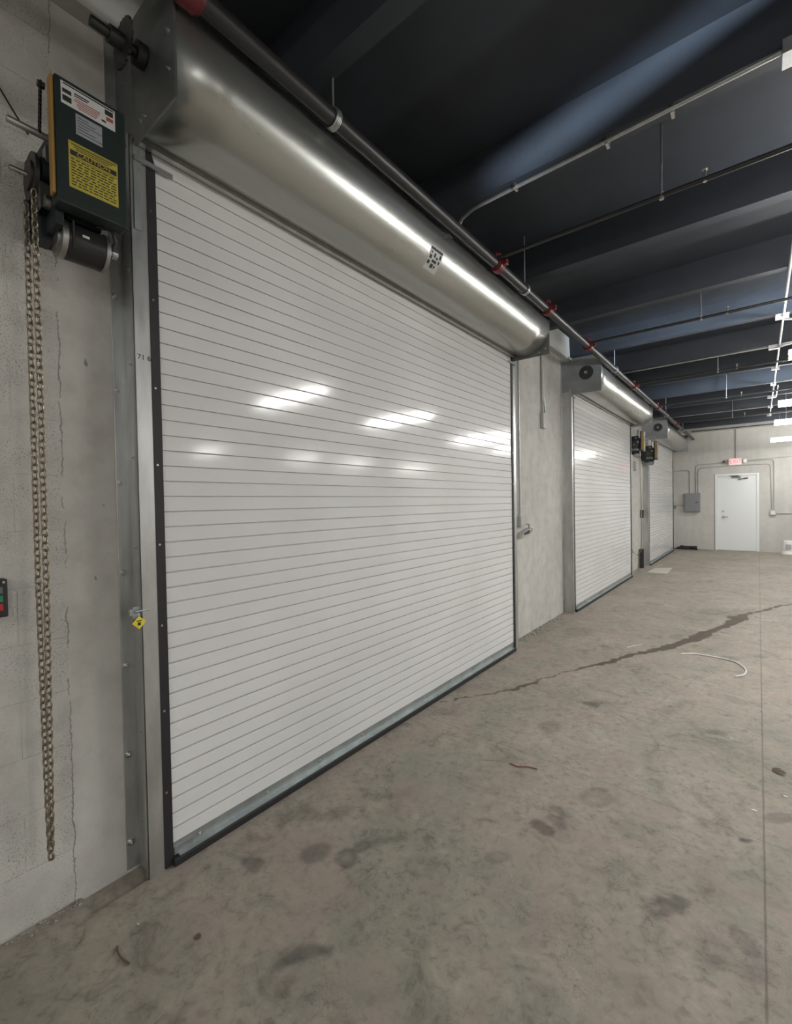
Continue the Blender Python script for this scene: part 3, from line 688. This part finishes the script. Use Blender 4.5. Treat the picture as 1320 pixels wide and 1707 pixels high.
# ------------------------------------------------------------------ pier between nearest and middle doors
c = conduit([(.02, 4.70, 3.38), (.02, 4.70, 1.34)], .010, 'conduit', 'thin grey conduit dropping to the small box beside the nearest door')
jb = thing('junction_box', 'small grey electrical box at the end of the conduit beside the nearest door', 'electrical box', (0, 4.7, 1.2))
MB().box(0, .055, 4.64, 4.77, 1.235, 1.335).build('box_body', 'conduitpaint', jb, bevel=.003)
MB().cyl((.02, 4.70, 1.335), (.02, 4.70, 1.375), .014, 10).build('connector', 'bolt', jb)
MB().tube([(.05, 4.77, 1.25), (.06, 4.84, 1.245), (.05, 4.87, 1.21), (.04, 4.85, 1.18)], .005, 6).build('loose_wire', 'darkplastic', jb)
ph = thing('sensor_bracket', 'small tilted metal sensor bracket below the grey box beside the nearest door', 'sensor', (0, 4.75, 1.1))
MB().prism([(4.63, 1.115), (4.80, 1.125), (4.93, 1.165), (4.87, 1.20), (4.70, 1.165)], 0, .01, .06).build('bracket', 'conduitpaint', ph)
MB().prism([(4.70, 1.135), (4.83, 1.140), (4.88, 1.168), (4.84, 1.182), (4.72, 1.158)], 0, .06, .065).build('lens', 'darkplastic', ph)
MB().box(.0, .07, 4.93, 4.945, 1.15, 1.20).box(0, .04, 4.945, 4.99, 1.14, 1.205).build('mount', 'white', ph)
c = thing('double_conduit', 'pair of grey conduits dropping down the pier between the nearest and middle doors', 'conduit', (0, 5.42, 2.4))
MB().tube([(.02, 5.39, 3.38), (.02, 5.39, 2.72), (.02, 5.41, 2.62), (.02, 5.40, 2.56)], .012, 10).build('pipe', 'conduitpaint', c)
MB().tube([(.02, 5.43, 3.38), (.02, 5.43, 2.75), (.02, 5.48, 2.64), (.02, 5.46, 2.56)], .012, 10).build('pipe', 'conduit', c)
MB().box(0, .045, 5.36, 5.455, 2.375, 2.56).build('fitting', 'conduitpaint', c, bevel=.005)
MB().box(0, .03, 5.455, 5.50, 2.40, 2.47).cyl((.02, 5.47, 2.545), (.02, 5.54, 2.545), .006, 8).build('side_lug', 'label', c)

# rubble along the wall foot
def rubble(pts, seed, label):
    r = random.Random(seed); b = MB()
    for x, y, s in pts:
        vs = []; 
        for sx_ in (-1, 1):
            for sy_ in (-1, 1):
                for sz_ in (0, 1): vs.append((x+sx_*s*r.uniform(.5, 1), y+sy_*s*r.uniform(.5, 1.2), sz_*s*r.uniform(.5, 1.0)+.0005))
        b.add(vs, [(0, 1, 3, 2), (4, 6, 7, 5), (0, 4, 5, 1), (2, 3, 7, 6), (0, 2, 6, 4), (1, 5, 7, 3)])
    return tag(b.build('rubble', 'rubble'), label, 'rubble', kind='stuff')
r = random.Random(8)
rubble([(max(.012, abs(r.gauss(0, .05))+.012), r.uniform(4.68, 6.0), r.uniform(.004, .014)) for _ in range(90)], 1, 'crumbled concrete bits along the foot of the pier between the nearest and middle doors')
rubble([(max(.010, abs(r.gauss(0, .022))+.008), r.uniform(.30, .56), r.uniform(.002, .006)) for _ in range(28)], 2, 'crumbled concrete bits at the foot of the rough wall under the chain')
rubble([(r.uniform(.03, .2), r.uniform(10.2, 11.0), r.uniform(.006, .018)) for _ in range(30)], 3, 'crumbled bits on the floor between the middle and last doors')

# things between middle and last doors
tag(MB().box(.02, .10, 10.98, 11.06, 0, .42).build('post', 'darkplastic', bevel=.006), 'short black box post standing on the floor between the middle and last doors', 'post')
cs = thing('control_station', 'small black control box on the wall between the middle and last doors', 'control box', (0, 11.2, 1.1))
MB().box(0, .06, 11.20, 11.30, 1.09, 1.26).build('enclosure', 'darkplastic', cs, bevel=.004)
MB().box(.06, .066, 11.225, 11.275, 1.13, 1.15).build('push_button', 'btn_red', cs)
conduit([(.02, 11.25, 2.35), (.02, 11.25, 1.26)], .011, 'conduit', 'thin conduit dropping to the black control box between the middle and last doors')
g = thing('junction_box', 'small grey box with fitting on the wall right beside the middle door', 'electrical box', (0, 10.1, 1.18))
MB().box(0, .06, 10.05, 10.18, 1.18, 1.30).box(0, .05, 10.08, 10.14, .75, .82).build('box_body', 'conduitpaint', g, bevel=.003)
MB().box(0, .05, 10.55, 10.68, 2.10, 2.30).build('box_body', 'conduitpaint', g, bevel=.003)
bd = MB().prism([(.27, 10.38), (.29, 11.05), (.60, 11.33), (.62, 10.36)], 2, .002, .014).build('board', 'board')
tag(bd, 'flat pale board lying on the floor in front of the last door', 'board')

# ------------------------------------------------------------------ far wall
YW = YF
d1 = bpy.data.objects.new('door_1', None); COL.objects.link(d1); tag(d1, kind='structure')
MB().box(DX0, DX0+.055, YW-.02, YW+.10, 0, DZ).box(DX1-.055, DX1, YW-.02, YW+.10, 0, DZ).box(DX0+.055, DX1-.055, YW-.02, YW+.10, DZ-.055, DZ).build('door_frame', 'framepaint', d1, bevel=.003)
lf = MB().box(DX0+.058, DX1-.058, YW+.01, YW+.055, .008, DZ-.058).build('door_leaf', 'doorpaint', d1, bevel=.002)
MB().box(DX0-.012, DX0, YW-.006, YW+.02, 0, DZ+.01).build('primer_edge', 'rustprime', d1)
MB().box(DX0-.01, DX1+.012, YW-.004, YW+.02, DZ, DZ+.012).box(DX1, DX1+.012, YW-.004, YW+.02, 0, DZ).build('caulk_edge', 'conduitpaint', d1)
hd = MB().cyl((1.255, YW-.0, .955), (1.255, YW+.01, .955), .032, 20).cyl((1.255, YW-.04, .955), (1.255, YW, .955), .011, 12).cyl((1.255, YW-.04, .955), (1.37, YW-.04, .955), .010, 10).build('door_handle', 'alu', d1)
MB().cyl((1.255, YW-.012, 1.115), (1.255, YW+.01, 1.115), .028, 20).build('deadbolt', 'alu', d1)
cl = MB().box(1.45, 1.66, YW-.03, YW+.01, 2.055, 2.105).build('door_closer', 'plate', d1, bevel=.004)
MB().cyl((1.60, YW-.05, 2.10), (1.40, YW-.14, 2.115), .009, 8).cyl((1.40, YW-.14, 2.115), (1.62, YW-.01, 2.12), .008, 8).cyl((1.60, YW-.05, 2.0), (1.82, YW-.02, 2.06), .008, 8).box(1.60, 1.82, YW-.02, YW+.01, 2.02, 2.035).build('closer_arm', 'darksteel', cl)

ex = thing('exit_sign', 'lit red EXIT sign on the block wall above the white door', 'exit sign', (1.53, YW, 2.5))
MB().box(1.385, 1.685, YW-.06, YW, 2.415, 2.605).build('sign_box', 'white', ex, bevel=.005)
MB().box(1.415, 1.675, YW-.063, YW-.06, 2.435, 2.59).build('sign_face', 'exitface', ex)
text_mesh('EXIT', .155, (1.545, YW-.0645, 2.512), FACE_NY, 'exitred', ex, 'lettering', .001, wscale=.86)
eh = MB().cyl((1.28, YW-.05, 2.53), (1.34, YW-.10, 2.515), .035, 14, .05).cyl((1.34, YW-.03, 2.53), (1.39, YW-.03, 2.53), .012, 8).build('lamp_head', 'plate', ex); eh['label'] = 'dark grey lamp head'
MB().cyl((1.72, YW-.03, 2.53), (1.76, YW-.09, 2.52), .04, 14, .055).cyl((1.68, YW-.03, 2.53), (1.72, YW-.03, 2.53), .012, 8).build('lamp_head', 'white', ex)
yw = YW-.02
conduit([(1.55, yw, 3.42), (1.55, yw, 2.61)], .013, 'conduitpaint', 'vertical conduit rising from the exit sign to the ceiling')
conduit([(.612, yw, 1.662), (.612, yw, 2.475), (1.28, yw, 2.50)], .012, 'conduitpaint', 'upper of the two conduits curving from the grey panel to the exit sign')
conduit([(.665, yw, 1.662), (.665, yw, 2.375), (1.5, yw, 2.41), (2.30, yw, 2.405), (2.335, yw, 1.15)], .012, 'conduitpaint', 'lower conduit running from the grey panel under the exit sign and down past the door')
conduit([(1.80, yw, 2.51), (2.375, yw, 2.515), (2.375, yw, 1.15)], .012, 'conduitpaint', 'conduit running right from the exit sign and bending down beside the door')
conduit([(1.80, yw, 2.53), (2.75, yw, 2.57), (6.0, yw, 2.58)], .009, 'conduitpaint', 'thin conduit running level to the right from the exit sign')
conduit([(.01, yw, 2.33), (.46, yw, 2.33), (.46, yw, 1.662)], .012, 'conduitpaint', 'conduit curving from the corner down into the grey panel')
conduit([(.13, yw, 1.30), (.322, yw, 1.30)], .010, 'conduitpaint', 'short level conduit between the corner box and the grey panel')
conduit([(2.40, yw, 1.055), (6.0, yw, 1.055)], .010, 'conduitpaint', 'level conduit running right from the small white box beside the door')
pn = thing('electrical_panel', 'grey electrical panel cabinet on the block wall left of the white door', 'electrical panel', (.52, YW, 1.1))
MB().box(.325, .715, YW-.11, YW, 1.105, 1.655).build('cabinet', 'panel', pn, bevel=.006)
MB().box(.345, .695, YW-.116, YW-.11, 1.125, 1.635).build('panel_door', 'panel', pn, bevel=.003)
MB().box(.60, .665, YW-.122, YW-.116, 1.375, 1.395).build('latch', 'darkplastic', pn)
jx = thing('junction_box', 'small white box where the conduits meet right of the white door', 'electrical box', (2.35, YW, 1.0))
MB().box(2.29, 2.42, YW-.06, YW, 1.005, 1.15).build('box_body', 'soffitpaint', jx, bevel=.004)
MB().box(2.31, 2.40, YW-.064, YW-.06, 1.03, 1.125).build('cover_plate', 'conduitwhite', jx)
jx = thing('junction_box', 'small grey box in the corner left of the grey panel', 'electrical box', (.06, YW, 1.2))
MB().box(.02, .13, YW-.07, YW, 1.30, 1.42).build('box_body', 'conduitpaint', jx, bevel=.003)
MB().box(.04, .10, YW-.09, YW, 1.20, 1.29).build('socket', 'plate', jx)

# bucket
bk = thing('bucket', 'white plastic bucket turned upside down on the floor right of the white door', 'bucket', (2.66, 15.45, 0))
def lathe(prof, c, n=32):
    b = MB(); vs = []
    for r_, z in prof: vs += [(c[0]+r_*math.cos(2*math.pi*j/n), c[1]+r_*math.sin(2*math.pi*j/n), c[2]+z) for j in range(n)]
    b.add(vs, [(i*n+j, i*n+(j+1) % n, (i+1)*n+(j+1) % n, (i+1)*n+j) for i in range(len(prof)-1) for j in range(n)], True); return b
lathe([(.0, .002), (.165, .002), (.17, .01), (.17, .055), (.158, .06), (.158, .085), (.15, .09), (.146, .12), (.132, .355), (.128, .365), (.0, .365)], (2.66, 15.45, 0)).build('body', 'white', bk)
MB().tube([(2.66+.175*math.cos(a), 15.45+.175*math.sin(a), .07+.04*math.sin(a*1.0+3.4)) for a in [math.pi*i/12+3.3 for i in range(13)]], .003, 6).build('bail_handle', 'bolt', bk)
MB().box(2.585, 2.70, 15.295, 15.305, .15, .28).build('printed_label', 'conduitpaint', bk)
b = lathe([(0, .002), (.10, .002), (.12, .02), (.12, .19), (.10, .2), (0, .2)], (3.02, 15.5, 0), 24)
tag(b.build('paint_can', 'panel'), 'dark grey can beside the white bucket at the picture edge', 'can')

# black hose heap in the corner
b = MB()
for i in range(5):
    pts = []
    for k_ in range(26):
        a = 2*math.pi*k_/25*1.0+i; pts.append((.36+.20*math.cos(a)+.03*math.sin(3*a+i)+.02*i, 15.78+.09*math.sin(a)+.02*math.cos(2*a+i), .022+.016*i+.012*math.sin(2*a+i*2)))
    b.tube(pts, .02, 8)
b.tube([(.5, 15.75, .03), (.6, 15.72, .02), (.66, 15.7, .02)], .02, 8).tube([(.2, 15.75, .03), (.12, 15.7, .02), (.07, 15.65, .02)], .014, 8)
tag(b.build('hose', 'darkplastic'), 'black hose lying in a heap on the floor in the far corner', 'hose')

# ------------------------------------------------------------------ litter on the slab
def litter(name, m, label, cat, path, rr): return tag(MB().tube(path, rr, 8).build(name, m), label, cat)
P = [(1.462, 5.088), (1.575, 5.17), (1.717, 5.167), (1.832, 5.149), (1.909, 5.071), (1.959, 4.926), (1.949, 4.784), (1.891, 4.693)]
pts = []
for i in range(len(P)-1):
    p0 = Vector(P[max(i-1, 0)]); p1 = Vector(P[i]); p2 = Vector(P[i+1]); p3 = Vector(P[min(i+2, len(P)-1)])
    for t_ in (0, .25, .5, .75):
        v = .5*((2*p1)+(-p0+p2)*t_+(2*p0-5*p1+4*p2-p3)*t_*t_+(-p0+3*p1-3*p2+p3)*t_**3); pts.append((v.x, v.y, .007))
pts.append((*P[-1], .007))
litter('plastic_tube', 'white', 'white bent plastic tube lying on the slab beside the long crack', 'tube', pts, .0065)
litter('strip', 'leaf', 'dark curved strip lying on the slab nearest the rough wall foot', 'strip', [(.333, .580, .004), (.348, .574, .006), (.367, .571, .006), (.388, .571, .006), (.401, .573, .005), (.430, .581, .004)], .0032)
litter('twig', 'rustprime', 'thin rusty wire lying by the cross joint in front of the nearest door', 'wire', [(.933, 2.40, .004), (.98, 2.391, .005), (1.029, 2.427, .005), (1.08, 2.437, .004)], .0035)
litter('wire_scrap', 'label', 'short pale wire scrap on the slab left of the long crack', 'wire', [(1.005, 5.008, .004), (1.056, 5.115, .005), (1.107, 5.199, .004)], .005)
litter('wire_scrap', 'label', 'pale scrap near the picture edge past the top of the long crack', 'wire', [(2.02, 7.05, .004), (2.10, 7.02, .006), (2.18, 7.08, .004)], .006)
b = MB().cyl((.517, .768, .0005), (.517, .768, .004), .0105, 20)
tag(b.build('bottle_cap', 'leaf'), 'small round dark disc lying alone on the slab', 'disc')
b = MB()
for i in range(7):
    a = -.5+.28*i; c_ = Vector((2.10, 3.19, .003)); e_ = c_+Vector((math.cos(a)*.07, math.sin(a)*.045-.01, .006+.004*(i % 3))); s_ = Vector((-math.sin(a), math.cos(a), 0))*.008
    b.add([c_, (c_+e_)/2+s_+Vector((0, 0, .006)), e_, (c_+e_)/2-s_], [(0, 1, 2, 3), (3, 2, 1, 0)])
tag(b.build('dry_leaf', 'leaf', recalc=False), 'crumpled dry leaf lying right of the long straight slab joint', 'leaf')
for (x, y, s_, lb) in ((2.03, 2.73, .010, 'white chip on the slab above the dark oval spot'), (2.15, 2.95, .008, 'white chip right of the slab joint below the dry leaf'), (.30, .66, .004, 'tiny white chip beside the dark curved strip'), (1.90, 5.9, .010, 'white chip beyond the bent plastic tube'), (1.72, 4.70, .010, 'pale chip inside the bend of the white tube')):
    tag(MB().prism([(x-s_*1.6, y-s_*.3), (x+s_*.4, y-s_*.6), (x+s_*1.5, y+s_*.2), (x-s_*.2, y+s_*.6)], 2, .0005, .004).build('chip', 'white'), lb, 'chip')
